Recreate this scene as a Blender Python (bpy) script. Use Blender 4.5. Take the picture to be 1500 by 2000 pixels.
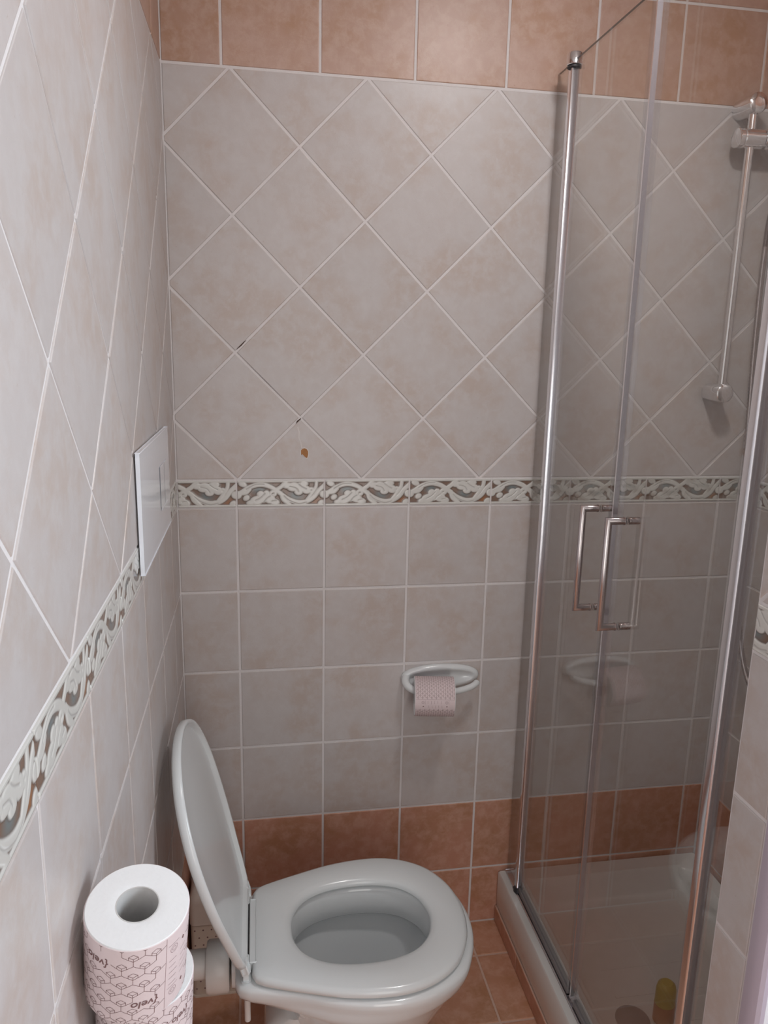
import bpy, math, random
import numpy as np
from mathutils import Vector, Matrix

# ------------------------------------------------------------------ clear
for o in list(bpy.data.objects):
    bpy.data.objects.remove(o, do_unlink=True)
scene = bpy.context.scene
C = scene.collection
PI = math.pi
random.seed(7)

# ------------------------------------------------------------------ camera
cd = bpy.data.cameras.new('camera')
cam = bpy.data.objects.new('camera', cd)
C.objects.link(cam)
cam.location = (0.1833, -1.7456, 1.5596)
cam.rotation_euler = (1.3550, -0.0213, -0.1643)
cd.sensor_fit = 'HORIZONTAL'
cd.sensor_width = 36.0
cd.lens = 1478.0 / 1500.0 * 36.0
cd.clip_start = 0.02
scene.camera = cam

# ------------------------------------------------------------------ world, lights, exposure
w = bpy.data.worlds.new('world')
scene.world = w
w.use_nodes = True
w.node_tree.nodes['Background'].inputs[0].default_value = (0.75, 0.85, 1.0, 1)
w.node_tree.nodes['Background'].inputs[1].default_value = 0.25
scene.view_settings.view_transform = 'Standard'
scene.view_settings.look = 'None'
scene.view_settings.exposure = -0.1
scene.view_settings.gamma = 1.0
scene.view_settings.use_curve_mapping = False
scene.cycles.max_bounces = 12
scene.cycles.transparent_max_bounces = 24
scene.cycles.caustics_reflective = False
scene.cycles.caustics_refractive = False


def area_light(name, loc, rot, size, size_y, power, color, shape='RECTANGLE'):
    l = bpy.data.lights.new(name, 'AREA')
    l.shape = shape
    l.size = size
    l.size_y = size_y
    l.energy = power
    l.color = color
    o = bpy.data.objects.new(name, l)
    C.objects.link(o)
    o.location = loc
    o.rotation_euler = rot
    return o


LAMP = (0.78, -0.85, 2.50)
area_light('ceiling_lamp_light', LAMP, (0, 0, 0), 0.16, 0.16, 6.7, (1.0, 0.97, 0.96), 'DISK')
area_light('window_daylight', (1.39, -1.47, 1.50), (math.radians(90), 0, math.radians(90)), 0.42, 0.60, 13.5, (0.80, 0.91, 1.0))
area_light('front_fill_light', (0.50, -2.68, 1.15), (math.radians(90), 0, 0), 0.66, 1.7, 10.5, (1.0, 0.96, 0.91))  # added soft fill from behind the camera for partition and back wall

# ------------------------------------------------------------------ materials
def new_mat(name):
    m = bpy.data.materials.new(name)
    m.use_nodes = True
    return m, m.node_tree.nodes, m.node_tree.links, m.node_tree.nodes['Principled BSDF']


def plain(name, col, rough=0.4, metal=0.0, spec=0.5, coat=0.0, noise=0.0, bump=0.0, scale=60):
    m, n, l, b = new_mat(name)
    b.inputs['Base Color'].default_value = (*col, 1)
    b.inputs['Roughness'].default_value = rough
    b.inputs['Metallic'].default_value = metal
    b.inputs['Specular IOR Level'].default_value = spec
    b.inputs['Coat Weight'].default_value = coat
    b.inputs['Coat Roughness'].default_value = 0.06
    tc = n.new('ShaderNodeTexCoord')
    nz = n.new('ShaderNodeTexNoise')
    nz.inputs['Scale'].default_value = scale
    nz.inputs['Detail'].default_value = 3
    l.new(tc.outputs['Object'], nz.inputs['Vector'])
    if noise > 0:
        mx = n.new('ShaderNodeMix')
        mx.data_type = 'RGBA'
        mx.inputs[6].default_value = (*[c * (1 - noise) for c in col], 1)
        mx.inputs[7].default_value = (*[min(1, c * (1 + noise)) for c in col], 1)
        l.new(nz.outputs[0], mx.inputs[0])
        l.new(mx.outputs[2], b.inputs['Base Color'])
    if bump > 0:
        bp = n.new('ShaderNodeBump')
        bp.inputs['Strength'].default_value = bump
        bp.inputs['Distance'].default_value = 0.001
        l.new(nz.outputs[0], bp.inputs['Height'])
        l.new(bp.outputs[0], b.inputs['Normal'])
    return m


def tile_mat(name, a, b_, c, speck, rough=0.42, coat=0.22):
    """mottled glazed tile; a main, b_ patch, c light; attribute 'tint' = random per tile"""
    m, n, l, b = new_mat(name)
    tc = n.new('ShaderNodeTexCoord')
    at = n.new('ShaderNodeAttribute')
    at.attribute_name = 'tint'
    off = n.new('ShaderNodeVectorMath')
    off.operation = 'MULTIPLY_ADD'
    off.inputs[1].default_value = (7, 7, 7)
    l.new(at.outputs['Color'], off.inputs[0])
    l.new(tc.outputs['Object'], off.inputs[2])

    def nz(scale, detail, rough_, dist=0.0):
        t = n.new('ShaderNodeTexNoise')
        t.inputs['Scale'].default_value = scale
        t.inputs['Detail'].default_value = detail
        t.inputs['Roughness'].default_value = rough_
        t.inputs['Distortion'].default_value = dist
        l.new(off.outputs[0], t.inputs['Vector'])
        return t.outputs[0]

    def ramp(src, p0, p1):
        r = n.new('ShaderNodeMapRange')
        r.interpolation_type = 'SMOOTHSTEP'
        r.inputs[1].default_value = p0
        r.inputs[2].default_value = p1
        l.new(src, r.inputs[0])
        return r.outputs[0]

    def mix(f, x, y, scale=1.0):
        k = n.new('ShaderNodeMix')
        k.data_type = 'RGBA'
        if isinstance(x, tuple):
            k.inputs[6].default_value = (*x, 1)
        else:
            l.new(x, k.inputs[6])
        if isinstance(y, tuple):
            k.inputs[7].default_value = (*y, 1)
        else:
            l.new(y, k.inputs[7])
        if scale != 1.0:
            q = n.new('ShaderNodeMath')
            q.operation = 'MULTIPLY'
            q.inputs[1].default_value = scale
            l.new(f, q.inputs[0])
            f = q.outputs[0]
        l.new(f, k.inputs[0])
        return k.outputs[2]
    big = nz(9, 3, 0.55)
    mid = nz(38, 5, 0.65, 0.3)
    fine = nz(420, 2, 0.6)
    col = mix(ramp(big, 0.38, 0.68), a, b_)
    col = mix(ramp(mid, 0.36, 0.72), col, c, 0.75)
    dark = nz(150, 3, 0.7)
    col = mix(ramp(dark, 0.66, 0.78), col, speck, 0.5)
    hs = n.new('ShaderNodeHueSaturation')
    mr = n.new('ShaderNodeMapRange')
    mr.inputs[3].default_value = 0.955
    mr.inputs[4].default_value = 1.045
    l.new(at.outputs['Fac'], mr.inputs[0])
    l.new(mr.outputs[0], hs.inputs['Value'])
    l.new(col, hs.inputs['Color'])
    l.new(hs.outputs[0], b.inputs['Base Color'])
    b.inputs['Roughness'].default_value = rough
    b.inputs['Specular IOR Level'].default_value = 0.45
    b.inputs['Coat Weight'].default_value = coat
    b.inputs['Coat Roughness'].default_value = 0.30
    bp = n.new('ShaderNodeBump')
    bp.inputs['Strength'].default_value = 0.25
    bp.inputs['Distance'].default_value = 0.0006
    sm = n.new('ShaderNodeMath')
    sm.operation = 'ADD'
    l.new(mid, sm.inputs[0])
    l.new(fine, sm.inputs[1])
    l.new(sm.outputs[0], bp.inputs['Height'])
    l.new(bp.outputs[0], b.inputs['Normal'])
    return m


M = {}
M['pale'] = tile_mat('pale_tile', (0.553, 0.515, 0.507), (0.52, 0.445, 0.408), (0.585, 0.557, 0.553), (0.40, 0.31, 0.26))
M['orange'] = tile_mat('terracotta_tile', (0.53, 0.265, 0.185), (0.45, 0.225, 0.13), (0.62, 0.37, 0.285), (0.30, 0.12, 0.07))
M['top'] = tile_mat('rosy_terracotta_tile', (0.50, 0.335, 0.27), (0.46, 0.28, 0.19), (0.57, 0.41, 0.345), (0.32, 0.17, 0.11))
M['floor'] = tile_mat('floor_terracotta_tile', (0.53, 0.27, 0.175), (0.45, 0.225, 0.12), (0.62, 0.37, 0.27), (0.31, 0.12, 0.06), 0.34, 0.25)
M['white_tile'] = tile_mat('white_tile', (0.84, 0.86, 0.92), (0.82, 0.84, 0.90), (0.86, 0.88, 0.94), (0.70, 0.69, 0.72), 0.18, 0.5)
M['grout'] = plain('grout', (0.74, 0.71, 0.71), 0.85, noise=0.05, bump=0.4, scale=300)
M['ograut'] = plain('floor_grout', (0.62, 0.44, 0.36), 0.85, noise=0.08, bump=0.4, scale=300)
M['plaster'] = plain('white_plaster', (0.80, 0.79, 0.78), 0.8, noise=0.02, bump=0.2)
M['ceramic'] = plain('white_ceramic', (0.76, 0.79, 0.80), 0.12, spec=0.5, coat=0.6)
M['seatw'] = plain('white_seat_plastic', (0.74, 0.775, 0.785), 0.20, spec=0.5, coat=0.2)
M['plastic'] = plain('white_plastic', (0.78, 0.80, 0.84), 0.16, spec=0.5, coat=0.3)
M['pvc'] = plain('white_pvc_pipe', (0.72, 0.70, 0.68), 0.35)
M['plate'] = plain('flush_plate_white', (0.84, 0.87, 0.93), 0.14, coat=0.3)
M['cream'] = plain('cream_plastic', (0.66, 0.56, 0.48), 0.45)
M['hole'] = plain('dark_hole', (0.07, 0.04, 0.03), 0.9)
M['tray'] = plain('tray_acrylic', (0.70, 0.69, 0.67), 0.22, coat=0.3)
M['chrome'] = plain('chrome', (0.86, 0.86, 0.88), 0.10, metal=1.0)
M['alu'] = plain('polished_aluminium', (0.88, 0.88, 0.92), 0.22, metal=1.0)
M['steel'] = plain('brushed_steel', (0.50, 0.455, 0.455), 0.20, metal=1.0)
M['rubber'] = plain('dark_rubber', (0.035, 0.035, 0.04), 0.5)
M['seal'] = plain('grey_seal', (0.22, 0.21, 0.22), 0.3)
M['paper'] = plain('white_tissue', (0.86, 0.87, 0.88), 0.95, spec=0.1, noise=0.02, bump=0.3, scale=250)
M['core'] = plain('grey_cardboard', (0.62, 0.61, 0.60), 0.95, spec=0.1, noise=0.06, bump=0.2, scale=120)
M['wrap'] = plain('pink_paper', (0.76, 0.65, 0.66), 0.7, spec=0.2, noise=0.02, bump=0.15)
M['print'] = plain('brown_print', (0.22, 0.13, 0.13), 0.8, spec=0.1)
M['print2'] = plain('mauve_print', (0.36, 0.25, 0.27), 0.8, spec=0.1)
M['chip'] = plain('bare_clay', (0.40, 0.19, 0.075), 0.9, noise=0.25, bump=0.5, scale=200)
M['crack'] = plain('crack_filler', (0.72, 0.68, 0.66), 0.8)
M['trim'] = plain('lilac_grey_trim', (0.50, 0.44, 0.52), 0.35)
M['yellow'] = plain('yellow_plastic', (0.50, 0.38, 0.09), 0.35)
M['orangep'] = plain('orange_plastic', (0.46, 0.20, 0.09), 0.35)
M['wood'] = plain('white_board', (0.78, 0.77, 0.76), 0.4)
m, n, l, b = new_mat('decor_relief')
at = n.new('ShaderNodeAttribute')
at.attribute_name = 'deco'
l.new(at.outputs['Color'], b.inputs['Base Color'])
b.inputs['Roughness'].default_value = 0.25
b.inputs['Coat Weight'].default_value = 0.4
M['deco'] = m
m, n, l, b = new_mat('lamp_diffuser')
b.inputs['Emission Color'].default_value = (1, 0.93, 0.85, 1)
b.inputs['Emission Strength'].default_value = 3.0
M['lampglow'] = m
m, n, l, b = new_mat('toilet_water')
b.inputs['Base Color'].default_value = (0.9, 0.93, 0.95, 1)
b.inputs['Roughness'].default_value = 0.02
b.inputs['Transmission Weight'].default_value = 1.0
b.inputs['IOR'].default_value = 1.33
M['water'] = m


def glass_mat(name, tint, refl=1.0):
    """clear sheet: tinted transparency plus Schlick reflection"""
    m = bpy.data.materials.new(name)
    m.use_nodes = True
    n, l = m.node_tree.nodes, m.node_tree.links
    n.clear()
    out = n.new('ShaderNodeOutputMaterial')
    tr = n.new('ShaderNodeBsdfTransparent')
    tr.inputs[0].default_value = (*tint, 1)
    gl = n.new('ShaderNodeBsdfGlossy')
    gl.inputs['Roughness'].default_value = 0.0
    gl.inputs[0].default_value = (1, 1, 1, 1)
    g = n.new('ShaderNodeNewGeometry')
    dt = n.new('ShaderNodeVectorMath')
    dt.operation = 'DOT_PRODUCT'
    l.new(g.outputs['Incoming'], dt.inputs[0])
    l.new(g.outputs['Normal'], dt.inputs[1])

    def mth(op, a, b_):
        k = n.new('ShaderNodeMath')
        k.operation = op
        for i, v in enumerate((a, b_)):
            if v is None:
                continue
            if isinstance(v, (int, float)):
                k.inputs[i].default_value = v
            else:
                l.new(v, k.inputs[i])
        return k.outputs[0]
    ab = mth('ABSOLUTE', dt.outputs['Value'], None)
    inv = mth('SUBTRACT', 1.0, ab)
    p5 = mth('POWER', inv, 5.0)
    f = mth('ADD', mth('MULTIPLY', p5, 0.96 * refl), 0.04 * refl)
    mx = n.new('ShaderNodeMixShader')
    l.new(f, mx.inputs[0])
    l.new(tr.outputs[0], mx.inputs[1])
    l.new(gl.outputs[0], mx.inputs[2])
    l.new(mx.outputs[0], out.inputs[0])
    return m


M['glass'] = glass_mat('shower_glass', (0.968, 0.968, 0.955), 1.3)
M['gedge'] = plain('glass_edge', (0.10, 0.085, 0.075), 0.25)
M['winglass'] = glass_mat('window_glass', (0.97, 0.98, 0.98))
M['clearseal'] = glass_mat('clear_plastic_seal', (0.945, 0.95, 0.965), 1.2)


# ------------------------------------------------------------------ mesh helpers
class MB:
    def __init__(s):
        s.v, s.f, s.m, s.s, s.c = [], [], [], [], []

    def face(s, idx, mi=0, smooth=False, col=0.5):
        s.f.append(tuple(idx))
        s.m.append(mi)
        s.s.append(smooth)
        s.c.append(col)

    def add(s, verts, faces, mi=0, smooth=False, col=0.5):
        o = len(s.v)
        s.v.extend([tuple(p) for p in verts])
        for f in faces:
            s.face([i + o for i in f], mi, smooth, col)

    def box(s, x0, x1, y0, y1, z0, z1, mi=0, bev=0.0):
        if bev <= 0:
            v = [(x, y, z) for x in (x0, x1) for y in (y0, y1) for z in (z0, z1)]
            s.add(v, [(0, 1, 3, 2), (4, 6, 7, 5), (0, 4, 5, 1), (2, 3, 7, 6), (0, 2, 6, 4), (1, 5, 7, 3)], mi)
            return
        # rounded box: loft of rounded rectangles along z
        def rr(ix, nseg=4):
            r = bev
            pts = []
            for (cx, cy, a0) in ((x1 - r, y1 - r, 0), (x0 + r, y1 - r, 90), (x0 + r, y0 + r, 180), (x1 - r, y0 + r, 270)):
                for k in range(nseg + 1):
                    a = math.radians(a0 + 90 * k / nseg)
                    pts.append((cx + (r - ix) * math.cos(a), cy + (r - ix) * math.sin(a)))
            return pts
        rings = []
        for k in range(4):
            a = math.radians(90 * k / 3)
            rings.append([(p[0], p[1], z0 + bev * (1 - math.sin(a))) for p in rr(bev * (1 - math.cos(a)))])
        for k in range(4):
            a = math.radians(90 - 90 * k / 3)
            rings.append([(p[0], p[1], z1 - bev * (1 - math.sin(a))) for p in rr(bev * (1 - math.cos(a)))])
        s.loft(rings, mi, True, True, True)

    def loft(s, rings, mi=0, cap0=False, cap1=False, smooth=True, closed=True):
        o = len(s.v)
        N = len(rings[0])
        for r in rings:
            s.v.extend([tuple(p) for p in r])
        for i in range(len(rings) - 1):
            for j in range(N if closed else N - 1):
                k = (j + 1) % N
                s.face((o + i * N + j, o + i * N + k, o + (i + 1) * N + k, o + (i + 1) * N + j), mi, smooth)
        if cap0:
            s.face([o + j for j in range(N)][::-1], mi, smooth)
        if cap1:
            s.face([o + (len(rings) - 1) * N + j for j in range(N)], mi, smooth)

    def lathe(s, prof, origin=(0, 0, 0), axis=(0, 0, 1), N=48, mi=0, cap0=False, cap1=False):
        a = Vector(axis).normalized()
        h = Vector((1, 0, 0)) if abs(a.x) < 0.9 else Vector((0, 1, 0))
        e1 = (h - a * h.dot(a)).normalized()
        e2 = a.cross(e1)
        O = Vector(origin)
        rings = []
        for (r, z) in prof:
            rings.append([O + a * z + (e1 * math.cos(t) + e2 * math.sin(t)) * r for t in [2 * PI * k / N for k in range(N)]])
        s.loft(rings, mi, cap0, cap1)

    def cyl(s, p0, p1, r, N=24, mi=0, ch=0.0):
        p0, p1 = Vector(p0), Vector(p1)
        L = (p1 - p0).length
        c = ch if ch > 0 else min(r, L) * 0.08
        s.lathe([(r - c, 0), (r, c), (r, L - c), (r - c, L)], p0, p1 - p0, N, mi, True, True)

    def tube(s, pts, r, N=12, mi=0, caps=True, radii=None):
        pts = [Vector(p) for p in pts]
        rings = []
        t = (pts[1] - pts[0]).normalized()
        h = Vector((0, 0, 1)) if abs(t.z) < 0.9 else Vector((0, 1, 0))
        e = (h - t * h.dot(t)).normalized()
        for i, p in enumerate(pts):
            if i == 0:
                t = (pts[1] - pts[0]).normalized()
            elif i == len(pts) - 1:
                t = (pts[-1] - pts[-2]).normalized()
            else:
                t = ((pts[i + 1] - p).normalized() + (p - pts[i - 1]).normalized()).normalized()
            e = (e - t * e.dot(t)).normalized()
            e2 = t.cross(e)
            sc = 1.0
            rr = radii[i] if radii else r
            rings.append([p + (e * math.cos(a) + e2 * math.sin(a)) * rr * sc for a in [2 * PI * k / N for k in range(N)]])
        s.loft(rings, mi, caps, caps)

    def miter(s, pts, r, N=16, mi=0):
        """tube with sharp mitred corners"""
        pts = [Vector(p) for p in pts]
        dirs = [(pts[i + 1] - pts[i]).normalized() for i in range(len(pts) - 1)]
        t = dirs[0]
        h = Vector((0, 1, 0)) if abs(t.y) < 0.9 else Vector((1, 0, 0))
        e1 = (h - t * h.dot(t)).normalized()
        e2 = t.cross(e1)
        ring = [pts[0] + (e1 * math.cos(a) + e2 * math.sin(a)) * r for a in [2 * PI * k / N for k in range(N)]]
        rings = [ring]
        for i in range(1, len(pts)):
            d = dirs[i - 1]
            nrm = d if i == len(pts) - 1 else (dirs[i] + d).normalized()
            new = []
            for p in rings[-1]:
                k = (pts[i] - p).dot(nrm) / d.dot(nrm)
                new.append(p + d * k)
            rings.append(new)
        s.loft(rings, mi, True, True)

    def build(s, name, mats, parent=None, sharp=35, loc=None):
        me = bpy.data.meshes.new(name)
        org = Vector(loc) if loc is not None else Vector((0, 0, 0))
        me.from_pydata([tuple(Vector(p) - org) for p in s.v], [], s.f)
        if not isinstance(mats, (list, tuple)):
            mats = [mats]
        for k in mats:
            me.materials.append(k)
        me.polygons.foreach_set('material_index', s.m)
        me.polygons.foreach_set('use_smooth', s.s)
        if any(c != 0.5 for c in s.c):
            at = me.color_attributes.new('tint', 'FLOAT_COLOR', 'CORNER')
            buf = []
            for p, c in zip(me.polygons, s.c):
                for _ in range(p.loop_total):
                    buf += [c, (c * 7.31) % 1.0, (c * 3.77) % 1.0, 1.0]
            at.data.foreach_set('color', buf)
        me.update()
        if any(s.s):
            me.set_sharp_from_angle(angle=math.radians(sharp))
        o = bpy.data.objects.new(name, me)
        C.objects.link(o)
        if parent is not None:
            o.parent = parent
            o.location = org - Vector(parent['_w']) if '_w' in parent else org
            o['_w'] = tuple(org)
        else:
            o.location = org
            o['_w'] = tuple(org)
        return o


def tag(o, label=None, cat=None, group=None, kind=None):
    if label:
        o['label'] = label
    if cat:
        o['category'] = cat
    if group:
        o['group'] = group
    if kind:
        o['kind'] = kind
    return o


def empty(name, loc, label, cat, group=None):
    o = bpy.data.objects.new(name, None)
    o.empty_display_size = 0.05
    C.objects.link(o)
    o.location = loc
    o['_w'] = tuple(loc)
    return tag(o, label, cat, group)


def rrect(x0, x1, y0, y1, r, z, n=6):
    pts = []
    for (cx, cy, a0) in ((x1 - r, y1 - r, 0), (x0 + r, y1 - r, 90), (x0 + r, y0 + r, 180), (x1 - r, y0 + r, 270)):
        for k in range(n + 1):
            a = math.radians(a0 + 90 * k / n)
            pts.append((cx + r * math.cos(a), cy + r * math.sin(a), z))
    return pts


def recalc(o):
    """consistent outward normals"""
    import bmesh
    bm = bmesh.new()
    bm.from_mesh(o.data)
    bmesh.ops.recalc_face_normals(bm, faces=bm.faces)
    bm.to_mesh(o.data)
    bm.free()
    return o


# ------------------------------------------------------------------ tiling
P = 0.203
D = P * math.sqrt(2)
ZB = 1.187            # underside of the decor border
BH = 0.0648           # border height with its joints
Z3 = ZB + BH + 3 * D  # start of the terracotta top courses
G = 0.0054


def clip(poly, nx, ny, c):
    out = []
    for i in range(len(poly)):
        a, b = poly[i], poly[(i + 1) % len(poly)]
        da = nx * a[0] + ny * a[1] - c
        db = nx * b[0] + ny * b[1] - c
        if da <= 0:
            out.append(a)
        if (da < 0 < db) or (db < 0 < da):
            t = da / (da - db)
            out.append((a[0] + t * (b[0] - a[0]), a[1] + t * (b[1] - a[1])))
    return out


def clean(poly):
    out = []
    for p in poly:
        if not out or math.hypot(p[0] - out[-1][0], p[1] - out[-1][1]) > 1e-5:
            out.append(p)
    if len(out) > 1 and math.hypot(out[0][0] - out[-1][0], out[0][1] - out[-1][1]) < 1e-5:
        out.pop()
    return out


def area(poly):
    return 0.5 * sum(poly[i][0] * poly[(i + 1) % len(poly)][1] - poly[(i + 1) % len(poly)][0] * poly[i][1] for i in range(len(poly)))


def inset(poly, d):
    out = list(poly)
    for i in range(len(poly)):
        a, b = poly[i], poly[(i + 1) % len(poly)]
        L = math.hypot(b[0] - a[0], b[1] - a[1])
        if L < 1e-6:
            continue
        nx, ny = (b[1] - a[1]) / L, -(b[0] - a[0]) / L    # outward for ccw
        out = clip(out, nx, ny, nx * a[0] + ny * a[1] - d)
        if len(out) < 3:
            return []
    return clean(out)


def lay(mb, poly, fn, mi, H=0.0016, e=0.0018):
    """one tile from a 2D outline; fn maps (s, t, height) to a point"""
    poly = clean(poly)
    if len(poly) < 3:
        return
    if area(poly) < 0:
        poly = poly[::-1]
    base = inset(poly, G / 2)
    if len(base) < 3 or abs(area(base)) < 4e-5:
        return
    c = random.random()
    cx = sum(p[0] for p in base) / len(base)
    cy = sum(p[1] for p in base) / len(base)
    gx, gy = random.uniform(-1, 1) * 0.0012, random.uniform(-1, 1) * 0.0012
    lv = [(1.0 - 1.0), 0.55, 0.88, 1.0]
    ins = [0.0, 0.0004, 0.0010, e]
    loops = []
    for hh, ii in zip(lv, ins):
        q = inset(base, ii) if ii else base
        if len(q) != len(base):
            q = [(cx + (p[0] - cx) * 0.97, cy + (p[1] - cy) * 0.97) for p in base]
        loops.append([fn(p[0], p[1], H * hh + (gx * (p[0] - cx) + gy * (p[1] - cy)) * hh * 2) for p in q])
    o = len(mb.v)
    N = len(base)
    for r in loops:
        mb.v.extend(r)
    flip = mb.flip
    for i in range(len(loops) - 1):
        for j in range(N):
            k = (j + 1) % N
            f = (o + i * N + j, o + i * N + k, o + (i + 1) * N + k, o + (i + 1) * N + j)
            mb.face(f[::-1] if flip else f, mi, False, c)
    f = [o + 3 * N + j for j in range(N)]
    mb.face(f[::-1] if flip else f, mi, False, c)


def rect_clip(poly, s0, s1, t0, t1):
    for (nx, ny, c) in ((1, 0, s1), (-1, 0, -s0), (0, 1, t1), (0, -1, -t0)):
        poly = clip(poly, nx, ny, c)
        if len(poly) < 3:
            return []
    return poly


def tile_wall(mb, fn, s0, s1, sx_sq, sx_di, top, bottom=0.0, sx_top=None, mtop=1):
    """pale squares over a terracotta skirting, decor gap, diamonds, terracotta top"""
    mb.flip = False
    # squares + skirting
    k0 = int(math.floor((s0 - sx_sq) / P)) - 1
    k1 = int(math.ceil((s1 - sx_sq) / P)) + 1
    for k in range(k0, k1):
        for r in range(0, 6):
            a0, a1 = sx_sq + k * P, sx_sq + (k + 1) * P
            t1, t0 = ZB - r * P, ZB - (r + 1) * P
            q = rect_clip([(a0, t0), (a1, t0), (a1, t1), (a0, t1)], s0, s1, bottom, ZB)
            lay(mb, q, fn, 1 if r >= 4 else 0)
    # diamonds
    zt = ZB + BH
    k0 = int(math.floor((s0 - sx_di) / D)) - 1
    k1 = int(math.ceil((s1 - sx_di) / D)) + 1
    for i in range(2 * k0, 2 * k1 + 1):
        for j in range(-1, 8):
            if (i + j) % 2 == 0:
                continue
            cx, cy = sx_di + i * D / 2, zt + j * D / 2
            q = [(cx - D / 2, cy), (cx, cy - D / 2), (cx + D / 2, cy), (cx, cy + D / 2)]
            q = rect_clip(q, s0, s1, zt, Z3)
            if len(q) >= 3:
                lay(mb, q, fn, 0)
    # terracotta top courses
    st = sx_top if sx_top is not None else sx_sq
    k0 = int(math.floor((s0 - st) / P)) - 1
    k1 = int(math.ceil((s1 - st) / P)) + 1
    for k in range(k0, k1):
        for r in range(0, 3):
            q = rect_clip([(st + k * P, Z3 + r * P), (st + (k + 1) * P, Z3 + r * P), (st + (k + 1) * P, Z3 + (r + 1) * P), (st + k * P, Z3 + (r + 1) * P)], s0, s1, Z3, top)
            if len(q) >= 3:
                lay(mb, q, fn, mtop)


# ------------------------------------------------------------------ decor border (acanthus scroll in relief)
def seg_dist(U, V, pts):
    d = np.full(U.shape, 1e9)
    for (a, b) in zip(pts[:-1], pts[1:]):
        ax, ay = a
        bx, by = b
        L = (bx - ax) ** 2 + (by - ay) ** 2 + 1e-9
        t = np.clip(((U - ax) * (bx - ax) + (V - ay) * (by - ay)) / L, 0, 1)
        d = np.minimum(d, np.hypot(U - ax - t * (bx - ax), V - ay - t * (by - ay)))
    return d


def crom(pts, n=10):
    out = []
    q = [pts[0]] + list(pts) + [pts[-1]]
    for i in range(1, len(q) - 2):
        p0, p1, p2, p3 = q[i - 1], q[i], q[i + 1], q[i + 2]
        for k in range(n):
            t = k / n
            out.append(tuple(0.5 * ((2 * b) + (-a + c) * t + (2 * a - 5 * b + 4 * c - d) * t * t + (-a + 3 * b - 3 * c + d) * t ** 3)
                             for a, b, c, d in zip(p0, p1, p2, p3)))
    out.append(tuple(pts[-1]))
    return out


def spiral(cx, cy, r0, r1, a0, a1, n=26):
    return [(cx + (r0 + (r1 - r0) * k / n) * math.cos(math.radians(a0 + (a1 - a0) * k / n)),
             cy + (r0 + (r1 - r0) * k / n) * math.sin(math.radians(a0 + (a1 - a0) * k / n))) for k in range(n + 1)]


NU, NV = 200, 62


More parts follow.
